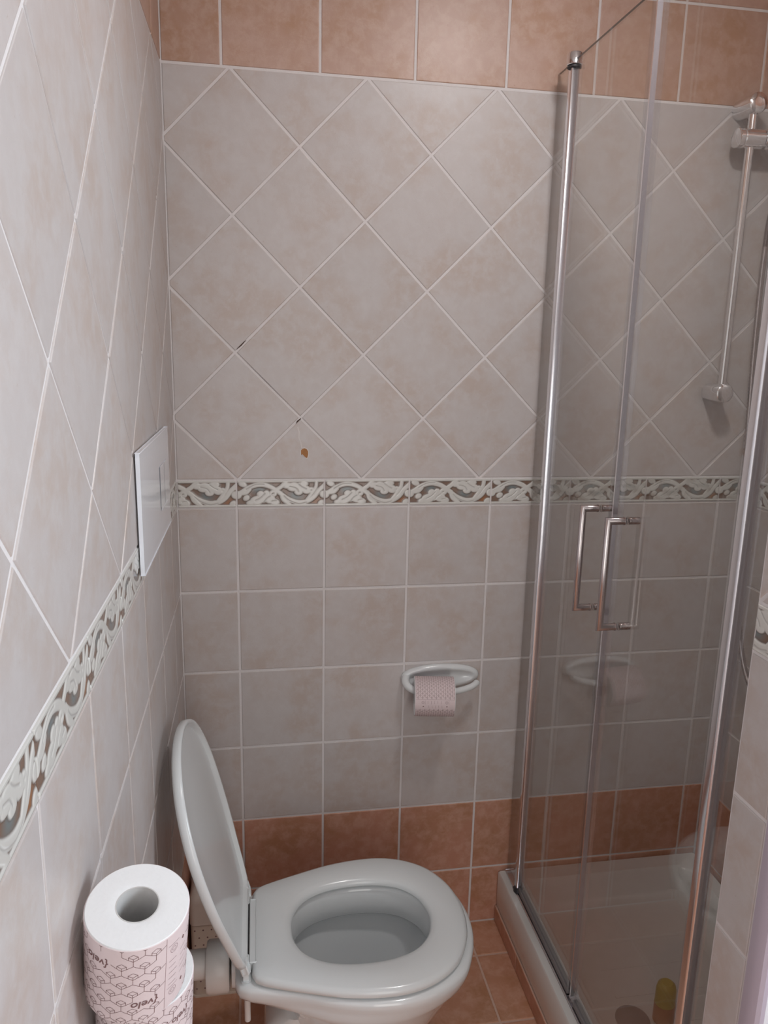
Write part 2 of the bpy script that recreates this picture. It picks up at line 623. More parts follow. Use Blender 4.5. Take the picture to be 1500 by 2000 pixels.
def deco_field():
    u = np.linspace(0, 198.6, NU + 1)
    v = np.linspace(0, 60.4, NV + 1)
    U, V = np.meshgrid(u, v, indexing='ij')
    d = np.full(U.shape, 1e9)

    def add(x):
        nonlocal d
        # soft union
        d = np.minimum(d, x)

    def circ(cx, cy, r, sx=1.0, rot=0):
        c, s_ = math.cos(math.radians(rot)), math.sin(math.radians(rot))
        X = (U - cx) * c + (V - cy) * s_
        Y = -(U - cx) * s_ + (V - cy) * c
        return np.hypot(X / sx, Y) - r
    # long vine
    add(seg_dist(U, V, crom([(-6, 24), (10, 34), (30, 46), (52, 51), (74, 46), (94, 33), (114, 18), (138, 9), (160, 11), (176, 21), (188, 37), (204, 52)])) - 3.6)
    # lower root, joint blobs
    add(circ(0, 27, 7.5))
    add(circ(198, 27, 7.0))
    add(seg_dist(U, V, crom([(158, 12), (170, 28), (180, 44), (182, 60)])) - 2.6)
    add(seg_dist(U, V, crom([(100, 30), (104, 16), (116, 6), (124, -2)])) - 3.0)
    add(seg_dist(U, V, crom([(88, 38), (100, 46), (112, 58)])) - 3.2)
    # leaf under the first arch
    for c in ((44, 14, 9, 1.5, 10), (58, 20, 10, 1.2, 0), (73, 17, 9, 1.3, -15), (52, 29, 5.5, 1.2, 20), (66, 30, 6, 1, 0), (84, 10, 6, 1.6, -10), (30, 9, 4, 1.8, 10)):
        add(circ(*c))
    # leaf over the trough
    for c in ((128, 45, 9, 1.4, 5), (146, 44, 10, 1.2, 0), (158, 38, 8, 1.2, -20), (140, 33, 6, 1.3, 0), (114, 48, 5, 1.6, 10), (152, 52, 5, 1.6, 0)):
        add(circ(*c))
    # curls
    add(seg_dist(U, V, spiral(82, 29, 7.5, 3.0, 200, -90)) - 2.0)
    add(seg_dist(U, V, spiral(169, 38, 6.5, 2.6, 160, 480)) - 1.7)
    add(seg_dist(U, V, crom([(8, 30), (20, 32), (28, 40)])) - 2.4)
    # buds in the corners
    add(circ(192, 7, 4.2, 1.4, 35))
    add(circ(12, 52, 4.5, 1.6, -20))
    add(circ(20, 20, 4.5, 1.3, 30))
    # rails
    add(V - 2.6)
    add(57.6 - V)
    # veins cut into the leaves
    vein = np.full(U.shape, 1e9)
    for pts in ([(40, 14), (52, 20), (62, 30)], [(60, 10), (66, 18), (74, 24)], [(120, 46), (134, 42), (140, 34)], [(140, 52), (148, 45), (158, 40)],
                [(78, 12), (88, 14)], [(106, 24), (118, 13), (140, 5), (158, 8)], [(20, 40), (40, 51), (60, 52)]):
        vein = np.minimum(vein, seg_dist(U, V, crom(pts)) - 0.25)
    d = d - 1.7
    h = 1.0 / (1.0 + np.exp(np.clip(d, -20, 20) * 1.6))
    h = h * (1.0 - 0.45 * np.exp(-np.clip(vein, 0, 9) ** 2 / 0.8))
    white = np.array([0.66, 0.655, 0.625])
    brown = np.array([0.20, 0.125, 0.09])
    rust = np.array([0.30, 0.13, 0.055])
    teal = np.array([0.17, 0.20, 0.205])
    dark = np.array([0.10, 0.075, 0.065])
    t1 = np.clip(1.3 - np.hypot((U - 134) / 1.3, V - 26) / 13, 0, 1)
    t2 = np.clip(1.3 - np.hypot((U - 50) / 1.6, V - 38) / 11, 0, 1)
    t = np.clip(t1 + t2, 0, 1)[..., None]
    r = np.clip(1.4 - np.hypot(U - 184, V - 8) / 12, 0, 1)[..., None]
    bg = brown * (1 - t) + teal * t
    bg = bg * (1 - r) + rust * r
    line = np.exp(-((d - 0.8) / 0.9) ** 2)[..., None] * 0.9
    bg = bg * (1 - line) + dark * line
    k = (1.0 / (1.0 + np.exp(np.clip(d - 0.25, -9, 9) * 3.2)))[..., None]
    col = bg * (1 - k) + white * k
    vl = (np.exp(-np.clip(vein, 0, 9) ** 2 / 0.7) * 0.5)[..., None] * k
    col = col * (1 - vl) + np.array([0.33, 0.32, 0.31]) * vl
    return u / 1000, v / 1000, h * 0.0015, col


DU, DV, DH, DC = deco_field()


def border(name, fn, s0, s1, sx, label):
    """one run of decor tiles between s0 and s1, joints at sx + k*P"""
    verts, cols, faces = [], [], []
    k0 = int(math.floor((s0 - sx) / P))
    k1 = int(math.ceil((s1 - sx) / P))
    for k in range(k0, k1):
        a = sx + k * P + G / 2
        ii = [i for i in range(NU + 1) if s0 + 0.001 <= a + DU[i] <= s1 - 0.001]
        if len(ii) < 3:
            continue
        n_i, n_j = len(ii), NV + 1
        # skirt column on the outline makes each tile stand on the wall
        o = len(verts)
        for q, i in enumerate([ii[0]] + ii + [ii[-1]]):
            for j2, j in enumerate([0] + list(range(NV + 1)) + [NV]):
                edge = q == 0 or q == n_i + 1 or j2 == 0 or j2 == n_j + 1
                hh = 0.0 if edge else 0.0012 + DH[i, j]
                verts.append(fn(a + DU[i], ZB + G / 2 + DV[j], hh))
                cols.append(tuple(DC[i, j]) + (1.0,))
        nj = n_j + 2
        for q in range(n_i + 1):
            for j in range(nj - 1):
                faces.append((o + q * nj + j, o + (q + 1) * nj + j, o + (q + 1) * nj + j + 1, o + q * nj + j + 1))
    me = bpy.data.meshes.new(name)
    me.from_pydata(verts, [], faces)
    me.materials.append(M['deco'])
    at = me.color_attributes.new('deco', 'FLOAT_COLOR', 'POINT')
    at.data.foreach_set('color', np.array(cols, dtype=np.float32).ravel())
    me.polygons.foreach_set('use_smooth', [True] * len(me.polygons))
    me.update()
    o = bpy.data.objects.new(name, me)
    C.objects.link(o)
    tag(o, label, 'border tiles', kind='structure')
    return o


# ------------------------------------------------------------------ the room
XR = 1.41       # right wall of the shower
YF = -2.70      # wall behind the camera
ZC = 2.60
PX, PY0, PY1 = 0.81, -1.02, -0.921     # partition closing the shower niche

SQ_B, DI_B, TOP_B = 0.1348, 0.1384, 0.122
fb = lambda s, t, h: (s, -h, t)
mb = MB()
tile_wall(mb, fb, 0.001, XR - 0.001, SQ_B, DI_B, ZC, 0.0, TOP_B, 6)
mb.box(-0.1, XR + 0.1, 0, 0.10, -0.1, ZC + 0.1, 2)
# flaws: crumbled joints, crack and chipped glaze
def flat(pts, mi, h=0.00185):
    o = len(mb.v)
    mb.v.extend([fb(p[0], p[1], h) for p in pts])
    mb.face([o + i for i in range(len(pts))], mi, False, 0.5)
def sliver(a, b_, wd, mi, h=0.0005):
    dx, dz = b_[0] - a[0], b_[1] - a[1]
    L = math.hypot(dx, dz)
    nx, nz = -dz / L * wd / 2, dx / L * wd / 2
    mx_ = ((a[0] + b_[0]) / 2, (a[1] + b_[1]) / 2)
    flat([a, (mx_[0] - nx, mx_[1] - nz), (b_[0] - nx * .4, b_[1] - nz * .4), b_, (mx_[0] + nx, mx_[1] + nz)], mi, h)
sliver((0.1405, 1.544), (0.1625, 1.566), 0.0035, 3)
sliver((0.2495, 1.9455), (0.2595, 1.9555), 0.0035, 3)
sliver((0.2705, 1.378), (0.2830, 1.3945), 0.0065, 3)
sliver((0.1500, 1.531), (0.255, 1.426), 0.0006, 3, 0.0019)
for (a, b_) in (((0.276, 1.375), (0.279, 1.362)), ((0.279, 1.362), (0.279, 1.350)), ((0.279, 1.350), (0.283, 1.338)), ((0.283, 1.338), (0.285, 1.326))):
    dx, dz = b_[0] - a[0], b_[1] - a[1]
    L = math.hypot(dx, dz)
    nx, nz = -dz / L * 0.0014, dx / L * 0.0014
    flat([(a[0] - nx, a[1] - nz), (b_[0] - nx, b_[1] - nz), (b_[0] + nx, b_[1] + nz), (a[0] + nx, a[1] + nz)], 5)
sh = [(0.2835, 1.321), (0.287, 1.3245), (0.292, 1.3255), (0.297, 1.323), (0.2995, 1.318), (0.2995, 1.310), (0.2975, 1.303), (0.294, 1.304), (0.290, 1.308), (0.286, 1.312), (0.2835, 1.309)]
flat([(0.2915 + (x - 0.2915) * 1.22, 1.3145 + (z - 1.3145) * 1.18) for x, z in sh], 5, 0.0021)
flat(sh, 4, 0.0023)
wb = mb.build('wall_back', [M['pale'], M['orange'], M['grout'], M['hole'], M['chip'], M['crack'], M['top']], sharp=80)
tag(wb, 'tiled back wall of beige diamonds over squares with terracotta courses', 'wall', kind='structure')

# left wall: s = y, tiles face +x
SQ_L, DI_L = -0.9477, -1.0175
fl = lambda s, t, h: (h, s, t)
mb = MB()
tile_wall(mb, fl, YF + 0.001, -0.002, SQ_L, DI_L, ZC, 0.0, None, 3)
mb.box(-0.1, 0.0, YF - 0.1, 0.0, -0.1, ZC + 0.1, 2)
wl = mb.build('wall_left', [M['pale'], M['orange'], M['grout'], M['top']], sharp=80)
tag(wl, 'bright left wall of beige diamond and square tiles', 'wall', kind='structure')

# right wall of the shower (faces -x)
fr = lambda s, t, h: (XR - h, -s, t)
mb = MB()
tile_wall(mb, fr, 0.002, 0.919, 0.0, 0.08, ZC)
WY0, WY1, WZ0, WZ1 = -1.73, -1.21, 1.15, 1.85
mb.box(XR, XR + 0.1, WY1, 0.0, -0.1, ZC + 0.1, 2)
mb.box(XR, XR + 0.1, YF - 0.1, WY0, -0.1, ZC + 0.1, 2)
mb.box(XR, XR + 0.1, WY0, WY1, -0.1, WZ0, 2)
mb.box(XR, XR + 0.1, WY0, WY1, WZ1, ZC + 0.1, 2)
wr = mb.build('wall_right', [M['pale'], M['orange'], M['grout']], sharp=80)
tag(wr, 'beige tiled wall at the far side of the shower', 'wall', kind='structure')

# partition at the near end of the shower, its narrow side tiled, its front white
fp = lambda s, t, h: (PX - h, -s, t)
mb = MB()
tile_wall(mb, fp, -PY1, 0.992, 0.992 - P, 0.06, ZC)
mb.box(PX, XR, PY0 + 0.004, PY1, 0, ZC, 2)
mb.flip = False
fpf = lambda s, t, h: (s, PY0 + 0.004 - h, t)
zz = 0.799 - 4 * 0.2
for r in range(13):
    for k in range(3):
        q = rect_clip([(PX + k * 0.25, zz + r * 0.2), (PX + (k + 1) * 0.25, zz + r * 0.2), (PX + (k + 1) * 0.25, zz + (r + 1) * 0.2), (PX + k * 0.25, zz + (r + 1) * 0.2)], PX + 0.003, XR - 0.001, 0.0, ZC)
        if len(q) > 2:
            lay(mb, q, fpf, 3)
wp = mb.build('wall_partition', [M['pale'], M['orange'], M['grout'], M['white_tile']], sharp=80)
tag(wp, 'narrow tiled partition at the right edge beside the shower doors', 'wall', kind='structure')
# tile between the pale face and the corner, and the rounded corner trim
mb = MB()
rings = []
for z in (0.0, ZC):
    rings.append([(PX + 0.001, -0.993, z), (PX - 0.0022, -0.994, z), (PX - 0.003, -1.004, z), (PX - 0.0022, -1.013, z), (PX + 0.0006, -1.019, z), (PX + 0.006, -1.0215, z), (PX + 0.014, -1.0195, z), (PX + 0.014, -0.993, z)])
mb.loft(rings, 0, True, True)
tr = mb.build('trim_1', M['trim'])
tag(tr, 'lilac grey corner strip on the near edge of the partition', 'trim', kind='structure')

border('trim_2', fb, 0.004, XR - 0.004, SQ_B, 'decor border of white scrolling leaves along the back wall')
border('trim_3', fl, YF + 0.004, -0.004, SQ_L, 'decor border of white scrolling leaves along the left wall')
border('trim_4', fp, -PY1 + 0.002, 0.990, 0.992 - P, 'short piece of leafy decor border on the partition')
border('trim_5', fr, 0.004, 0.917, 0.0, 'leafy decor border on the far shower wall')

# floor: terracotta tiles, slab below
mb = MB()
mb.flip = False
ff = lambda s, t, h: (s, t, h - 0.0016)
for i in range(-1, 9):
    for j in range(-1, 15):
        x0 = 0.733 - 4 * P + i * P
        y1 = -0.120 + P - j * P
        q = rect_clip([(x0, y1 - P), (x0 + P, y1 - P), (x0 + P, y1), (x0, y1)], 0.001, XR - 0.001, YF + 0.001, -0.001)
        if len(q) > 2:
            lay(mb, q, ff, 0)
mb.box(-0.1, XR + 0.1, YF - 0.1, 0.1, -0.1, -0.0016, 1)
fo = mb.build('floor', [M['floor'], M['ograut']], sharp=80)
tag(fo, 'terracotta tiled floor', 'floor', kind='structure')

mb = MB()
mb.box(-0.1, XR + 0.1, YF - 0.1, 0.1, ZC, ZC + 0.1)
tag(mb.build('ceiling', M['plaster']), 'white ceiling', 'ceiling', kind='structure')

# wall behind the camera, window in the right wall beside the viewer
mb = MB()
mb.box(-0.1, 0.14, YF - 0.1, YF, -0.1, ZC + 0.1)
mb.box(0.86, XR + 0.1, YF - 0.1, YF, -0.1, ZC + 0.1)
mb.box(0.14, 0.86, YF - 0.1, YF, 2.05, ZC + 0.1)
mb.box(0.14, 0.86, YF - 0.1, YF, -0.1, -0.0)
tag(mb.build('wall_front', M['plaster']), 'plain wall with an added doorway behind the viewer', 'wall', kind='structure')
mb = MB()  # unseen door frame, added around the opening of the fill light
for (a, b_, c, d) in ((0.14, 0.165, 0.0, 2.05), (0.835, 0.86, 0.0, 2.05), (0.165, 0.835, 2.025, 2.05)):
    mb.box(a, b_, YF - 0.105, YF + 0.012, c, d)
tag(mb.build('added_door_1', M['plastic']), 'white door frame of the added, unseen doorway behind the viewer', 'door frame', kind='structure')
mb = MB()
for (a, b_, c, d) in ((WY0, WY1, WZ0, WZ0 + .05), (WY0, WY1, WZ1 - .05, WZ1), (WY0, WY0 + .05, WZ0 + .05, WZ1 - .05), (WY1 - .05, WY1, WZ0 + .05, WZ1 - .05)):
    mb.box(XR + 0.03, XR + 0.07, a, b_, c, d)
wf = mb.build('window_1', M['plastic'])
tag(wf, 'white framed window in the right wall beside the viewer', 'window', kind='structure')
mb = MB()
mb.box(XR + 0.047, XR + 0.053, WY0 + .05, WY1 - .05, WZ0 + .05, WZ1 - .05)
mb.build('window_pane', M['winglass'], wf)

# terracotta skirting strip below the shower tray
mb = MB()
mb.flip = False
fs = lambda s, t, h: (0.8185 - h, -s, t)
for k in range(6):
    q = rect_clip([(k * P - 0.02, 0), ((k + 1) * P - 0.02, 0), ((k + 1) * P - 0.02, 0.05), (k * P - 0.02, 0.05)], 0.002, 0.915, 0.0, 0.05)
    if len(q) > 2:
        lay(mb, q, fs, 0)
mb.box(0.8185, 1.40, -0.915, -0.004, 0.0, 0.048, 1)
tag(mb.build('baseboard_shower', [M['orange'], M['ograut']], sharp=80), 'terracotta strip under the shower tray', 'skirting', kind='structure')

# ------------------------------------------------------------------ ceiling lamp (out of the frame, gives the light)
lamp = empty('ceiling_lamp', (LAMP[0], LAMP[1], ZC), 'round white ceiling lamp above the toilet and shower', 'lamp')
mb = MB()
mb.lathe([(0.12, 0), (0.12, -0.03), (0.10, -0.035)], (LAMP[0], LAMP[1], ZC - 0.001), N=40, cap0=True, cap1=True)
mb.build('lamp_base', M['plastic'], lamp, loc=(LAMP[0], LAMP[1], ZC))
mb = MB()
mb.lathe([(0.098, 0), (0.095, -0.02), (0.08, -0.038), (0.05, -0.05), (0.01, -0.055)], (LAMP[0], LAMP[1], ZC - 0.0355), N=40, cap0=True, cap1=True)
mb.build('lamp_shade', M['lampglow'], lamp, loc=(LAMP[0], LAMP[1], ZC))

# ------------------------------------------------------------------ flush plate
pl = empty('flush_plate', (0.0, -0.40, 1.303), 'white glossy flush plate on the left wall above the toilet', 'flush plate')
mb = MB()
mb.box(0.0018, 0.0035, -0.577, -0.222, 1.215, 1.388)
mb.build('back_frame', M['seal'], pl, loc=(0, -0.40, 1.303))
mb = MB()
mb.box(0.0032, 0.0118, -0.587, -0.212, 1.206, 1.397, 0, 0.0012)
mb.build('front_plate', M['plate'], pl, loc=(0, -0.40, 1.303))
mb = MB()
mb.box(0.0110, 0.01188, -0.36, -0.30, 1.26, 1.34, 0, 0.0004)
b1 = mb.build('flush_button', M['plate'], pl, loc=(0, -0.40, 1.303))
mb = MB()
mb.box(0.0110, 0.01188, -0.297, -0.255, 1.26, 1.34, 0, 0.0004)
mb.build('flush_button', M['plate'], pl, loc=(0, -0.40, 1.303))

# ------------------------------------------------------------------ toilet
TY = -0.437
N_T = 96
CX = 0.375


def spline_closed(pts, n=16):
    out = []
    m_ = len(pts)
    for i in range(m_):
        p0, p1, p2, p3 = pts[i - 1], pts[i], pts[(i + 1) % m_], pts[(i + 2) % m_]
        for k in range(n):
            t = k / n
            out.append(tuple(0.5 * ((2 * b) + (-a + c) * t + (2 * a - 5 * b + 4 * c - d) * t * t + (-a + 3 * b - 3 * c + d) * t ** 3)
                             for a, b, c, d in zip(p0, p1, p2, p3)))
    return out


def polar(pts, n=N_T, c=(CX, 0.0)):
    """radius of an outline seen from c, at n even angles"""
    P2 = [(x - c[0], y - c[1]) for x, y in pts]
    ang = np.array([math.atan2(y, x) for x, y in P2])
    rad = np.array([math.hypot(x, y) for x, y in P2])
    o = np.argsort(ang)
    ang, rad = ang[o], rad[o]
    a = np.concatenate([ang - 2 * PI, ang, ang + 2 * PI])
    r = np.concatenate([rad, rad, rad])
    t = np.linspace(-PI, PI, n, endpoint=False)
    return np.interp(t, a, r)


TH = np.linspace(-PI, PI, N_T, endpoint=False)


def half_to_outline(half):
    up = half
    dn = [(x, -y) for x, y in reversed(half) if abs(y) > 1e-6]
    return spline_closed(up + dn)


seat_half = [(0.160, 0.0), (0.160, 0.06), (0.1605, 0.108), (0.170, 0.1215), (0.195, 0.133), (0.25, 0.152), (0.32, 0.173), (0.385, 0.183), (0.445, 0.182), (0.50, 0.165), (0.545, 0.132), (0.575, 0.085), (0.588, 0.042), (0.592, 0.0)]
R_SEAT = polar(half_to_outline(seat_half))
hole_half = [(0.238, 0.0), (0.243, 0.038), (0.265, 0.074), (0.305, 0.098), (0.36, 0.108), (0.42, 0.106), (0.47, 0.09), (0.503, 0.058), (0.516, 0.024), (0.519, 0.0)]
R_HOLE = polar(half_to_outline(hole_half))
pan_half = [(0.128, 0.0), (0.128, 0.07), (0.130, 0.105), (0.145, 0.122), (0.18, 0.131), (0.25, 0.150), (0.32, 0.175), (0.385, 0.188), (0.45, 0.188), (0.51, 0.171), (0.56, 0.137), (0.588, 0.088), (0.602, 0.042), (0.606, 0.0)]
R_PAN = polar(half_to_outline(pan_half))


def ell(x0, x1, b, e=2.0):
    cx, a = (x0 + x1) / 2, (x1 - x0) / 2
    pts = []
    for k in range(180):
        t = 2 * PI * k / 180
        c, s_ = math.cos(t), math.sin(t)
        pts.append((cx + a * math.copysign(abs(c) ** (2 / e), c), b * math.copysign(abs(s_) ** (2 / e), s_)))
    return polar(pts)


def ring(R, z, d=0.0):
    return [(CX + (r + d) * math.cos(t), TY + (r + d) * math.sin(t), z) for r, t in zip(R, TH)]


toilet = empty('toilet', (0.32, TY, 0.0), 'white toilet with raised lid standing by the left wall', 'toilet')
TL = (0.32, TY, 0.0)
mb = MB()
outer = [ring(ell(0.27, 0.43, 0.07, 2.2), 0.125), ring(ell(0.262, 0.450, 0.090, 2.2), 0.14), ring(ell(0.250, 0.485, 0.112, 2.1), 0.175),
         ring(ell(0.243, 0.520, 0.133, 2.1), 0.22), ring(ell(0.232, 0.548, 0.149, 2.0), 0.265),
         ring(ell(0.213, 0.574, 0.166, 2.0), 0.310), ring(R_PAN * 0.12 + ell(0.198, 0.586, 0.174, 2.0) * 0.88, 0.334), ring(R_PAN * 0.32 + ell(0.185, 0.594, 0.180, 2.0) * 0.68, 0.352), ring(R_PAN * 0.62 + ell(0.165, 0.600, 0.184, 2.1) * 0.38, 0.365), ring(R_PAN * 0.88 + ell(0.155, 0.602, 0.185, 2.1) * 0.12, 0.374, -0.002),
         ring(R_PAN, 0.382, -0.001), ring(R_PAN, 0.389, 0.0), ring(R_PAN, 0.397, 0.0), ring(R_PAN, 0.4025, -0.0025), ring(R_PAN, 0.405, -0.008)]
inner = [ring(R_HOLE, 0.405, 0.018), ring(R_HOLE, 0.402, 0.010), ring(R_HOLE, 0.395, 0.005), ring(R_HOLE, 0.343, 0.003), ring(R_HOLE, 0.338, 0.006),
         ring(R_HOLE, 0.3385, 0.026), ring(R_HOLE, 0.325, 0.029), ring(ell(0.240, 0.535, 0.122), 0.28), ring(ell(0.272, 0.508, 0.100), 0.235),
         ring(ell(0.305, 0.475, 0.074), 0.19), ring(ell(0.325, 0.445, 0.05), 0.155), ring(ell(0.34, 0.42, 0.035), 0.14)]
mb.loft(outer + inner, 0, True, True)
pan = mb.build('bowl', M['ceramic'], toilet, 72, loc=TL)
mb = MB()
mb.loft([ring(ell(0.318, 0.455, 0.058), 0.172)], 0, True, False)
mb.build('water', M['water'], toilet, loc=TL)
mb = MB()
mb.loft([rrect(0.155, 0.43, TY - 0.098, TY + 0.098, 0.045, 0.0, 8), rrect(0.158, 0.428, TY - 0.096, TY + 0.096, 0.045, 0.012, 8), rrect(0.180, 0.415, TY - 0.076, TY + 0.076, 0.04, 0.05, 8),
         rrect(0.186, 0.41, TY - 0.068, TY + 0.068, 0.04, 0.10, 8), rrect(0.192, 0.40, TY - 0.066, TY + 0.066, 0.04, 0.130, 8)], 0, True, True)
mb.loft([rrect(0.188, 0.262, TY - 0.060, TY + 0.060, 0.03, 0.10, 8), rrect(0.180, 0.270, TY - 0.062, TY + 0.062, 0.03, 0.19, 8), rrect(0.186, 0.285, TY - 0.066, TY + 0.066, 0.03, 0.238, 8),
         rrect(0.215, 0.290, TY - 0.062, TY + 0.062, 0.03, 0.262, 8)], 0, True, True)
mb.build('pedestal', M['ceramic'], toilet, 50, loc=TL)
# spigot at the back of the bowl
mb = MB()
mb.lathe([(0.030, 0), (0.043, 0.002), (0.044, 0.02), (0.05, 0.07), (0.055, 0.10)], (0.118, TY, 0.352), (1, 0, 0.0), 32, 0, True, True)
mb.build('inlet', M['ceramic'], toilet, loc=TL)
# seat ring
mb = MB()
prof = [(-0.012, 0.0), (-0.004, 0.0005), (-0.0005, 0.004), (0.0, 0.010), (-0.003, 0.0155), (-0.010, 0.0188)]
rings = [ring(R_SEAT, 0.4085 + z, d) for d, z in prof]
Rm = R_SEAT * 0.5 + R_HOLE * 0.5
rings += [ring(Rm, 0.4085 + 0.0215)]
rings += [ring(R_HOLE, 0.4085 + z, d) for d, z in ((0.016, 0.0195), (0.006, 0.0165), (0.001, 0.011), (0.0, 0.005), (0.003, 0.001), (0.012, 0.0))]
rings += [rings[0]]
mb.loft(rings, 0)
mb.box(0.1545, 0.170, TY - 0.085, TY + 0.085, 0.4095, 0.4275, 0, 0.002)
seat = mb.build('seat', M['seatw'], toilet, 40, loc=TL)
# hinges and bolt
for sy in (-1, 1):
    mb = MB()
    mb.box(0.140, 0.158, TY + sy * 0.100 - 0.011, TY + sy * 0.100 + 0.011, 0.4045, 0.432, 0, 0.004)
    mb.cyl((0.150, TY + sy * 0.07, 0.430), (0.150, TY + sy * 0.112, 0.430), 0.0045, 14)
    hg = mb.build('hinge', M['seatw'], toilet, loc=TL)
    mb = MB()
    mb.cyl((0.150, TY + sy * 0.078, 0.383), (0.150, TY + sy * 0.078, 0.290), 0.0058, 12, 0, 0.003)
    mb.cyl((0.150, TY + sy * 0.078, 0.382), (0.150, TY + sy * 0.078, 0.372), 0.012, 12)
    mb.build('seat_bolt', M['pvc'], toilet, loc=TL)
mb = MB()
mb.box(0.1475, 0.1542, TY - 0.082, TY + 0.082, 0.4052, 0.4225, 0)
mb.build('hinge_gap_shade', M['rubber'], toilet, loc=TL)  # dark strip stands in for the shade between lid and seat
# lid, modelled closed then swung open about its hinge line
HX, HZ, ANG = 0.152, 0.434, math.radians(105.0)


def swing(pts):
    out = []
    for (x, y, z) in pts:
        dx, dz = x - HX, z - HZ
        out.append((HX + dx * math.cos(ANG) - dz * math.sin(ANG), y, HZ + dx * math.sin(ANG) + dz * math.cos(ANG)))
    return out


z0 = 0.4315
lid_r = [(0.0, 0.45), (0.0, 0.75)]
rings = [ring(R_SEAT * 0.05, z0 + 0.0105), ring(R_SEAT * 0.5, z0 + 0.0105), ring(R_SEAT * 0.90, z0 + 0.0098)]
rings += [ring(R_SEAT, z0 + z, d) for d, z in ((-0.0125, 0.0085), (-0.0085, 0.0025), (-0.0065, 0.0), (-0.0025, -0.0005), (-0.0005, 0.0008), (0.0008, 0.005), (0.0008, 0.0125), (-0.0035, 0.017), (-0.012, 0.0195))]
rings += [ring(R_SEAT * 0.6, z0 + 0.0225), ring(R_SEAT * 0.05, z0 + 0.0235)]
mb = MB()
mb.loft([swing(r) for r in rings], 0, True, True)
# hinge arms and shallow stiffening step near the hinge
for sy in (-1, 1):
    o = len(mb.v)
    mb.box(0.146, 0.168, TY + sy * 0.104 - 0.013, TY + sy * 0.104 + 0.013, z0 - 0.001, z0 + 0.014, 0, 0.003)
    mb.v[o:] = swing(mb.v[o:])
lid = mb.build('lid', M['seatw'], toilet, 45, loc=TL)
# flush pipe from the wall to the bowl
fpz = 0.358
pipe = empty('flush_pipe', (0.0, TY, fpz), 'white pipe with a wide collar between left wall and toilet bowl', 'pipe')
mb = MB()
mb.cyl((0.003, TY, fpz), (0.085, TY, fpz), 0.0275, 32)
mb.build('pipe', M['pvc'], pipe, loc=(0, TY, fpz))
mb = MB()
mb.lathe([(0.030, 0.0), (0.046, 0.002), (0.0485, 0.006), (0.0485, 0.042), (0.046, 0.046), (0.030, 0.047)], (0.069, TY, 0.350), (1, 0, 0), 40, 0, True, True)
mb.build('collar', M['pvc'], pipe, loc=(0, TY, fpz))
mb = MB()
mb.lathe([(0.045, 0.0), (0.045, 0.003), (0.030, 0.007)], (0.002, TY, fpz), (1, 0, 0), 40, 0, True, True)
mb.build('wall_rosette', M['pvc'], pipe, loc=(0, TY, fpz))

# cream perforated box on the floor behind the toilet
bx = empty('perforated_box', (0.07, -0.09, 0.0), 'cream plastic box with perforated sides on the floor in the corner behind the toilet', 'storage box')
BL = (0.07, -0.09, 0.0)
mb = MB()
x0, x1, y0, y1 = 0.010, 0.135, -0.147, -0.025


mb.loft([rrect(x0 + .002, x1 - .002, y0 + .002, y1 - .002, .010, 0.0), rrect(x0, x1, y0, y1, .012, 0.004), rrect(x0, x1, y0, y1, .012, 0.198)], 0, True, True)
mb.loft([rrect(x0 - .003, x1 + .010, y0 - .004, y1 + .004, .014, 0.0), rrect(x0 - .003, x1 + .010, y0 - .004, y1 + .004, .014, 0.004)], 0, True, True)
for r_ in range(9):
    for k in range(6):
        hx = 0.020 + k * 0.0195 + (0.0098 if r_ % 2 else 0)
        hz = 0.022 + r_ * 0.0205
        if hx > 0.128:
            continue
        mb.lathe([(0.0020, 0), (0.0020, 0.0006)], (hx, y0 + 0.0001, hz), (0, -1, 0), 12, 1, False, True)
mb.build('body', [M['cream'], M['print']], bx, loc=BL)
mb = MB()
mb.loft([rrect(x0, x1, y0, y1, .012, 0.1985), rrect(x0 - .002, x1 + .002, y0 - .002, y1 + .002, .014, 0.201), rrect(x0 - .002, x1 + .002, y0 - .002, y1 + .002, .014, 0.258),
         rrect(x0 + .001, x1 - .001, y0 + .001, y1 - .001, .016, 0.272), rrect(x0 + .010, x1 - .010, y0 + .010, y1 - .010, .018, 0.283), rrect(x0 + .025, x1 - .025, y0 + .025, y1 - .025, .02, 0.287)], 0, True, True)
mb.build('lid', plain('cream_lid_plastic', (0.70, 0.62, 0.56), 0.4), bx, loc=BL)

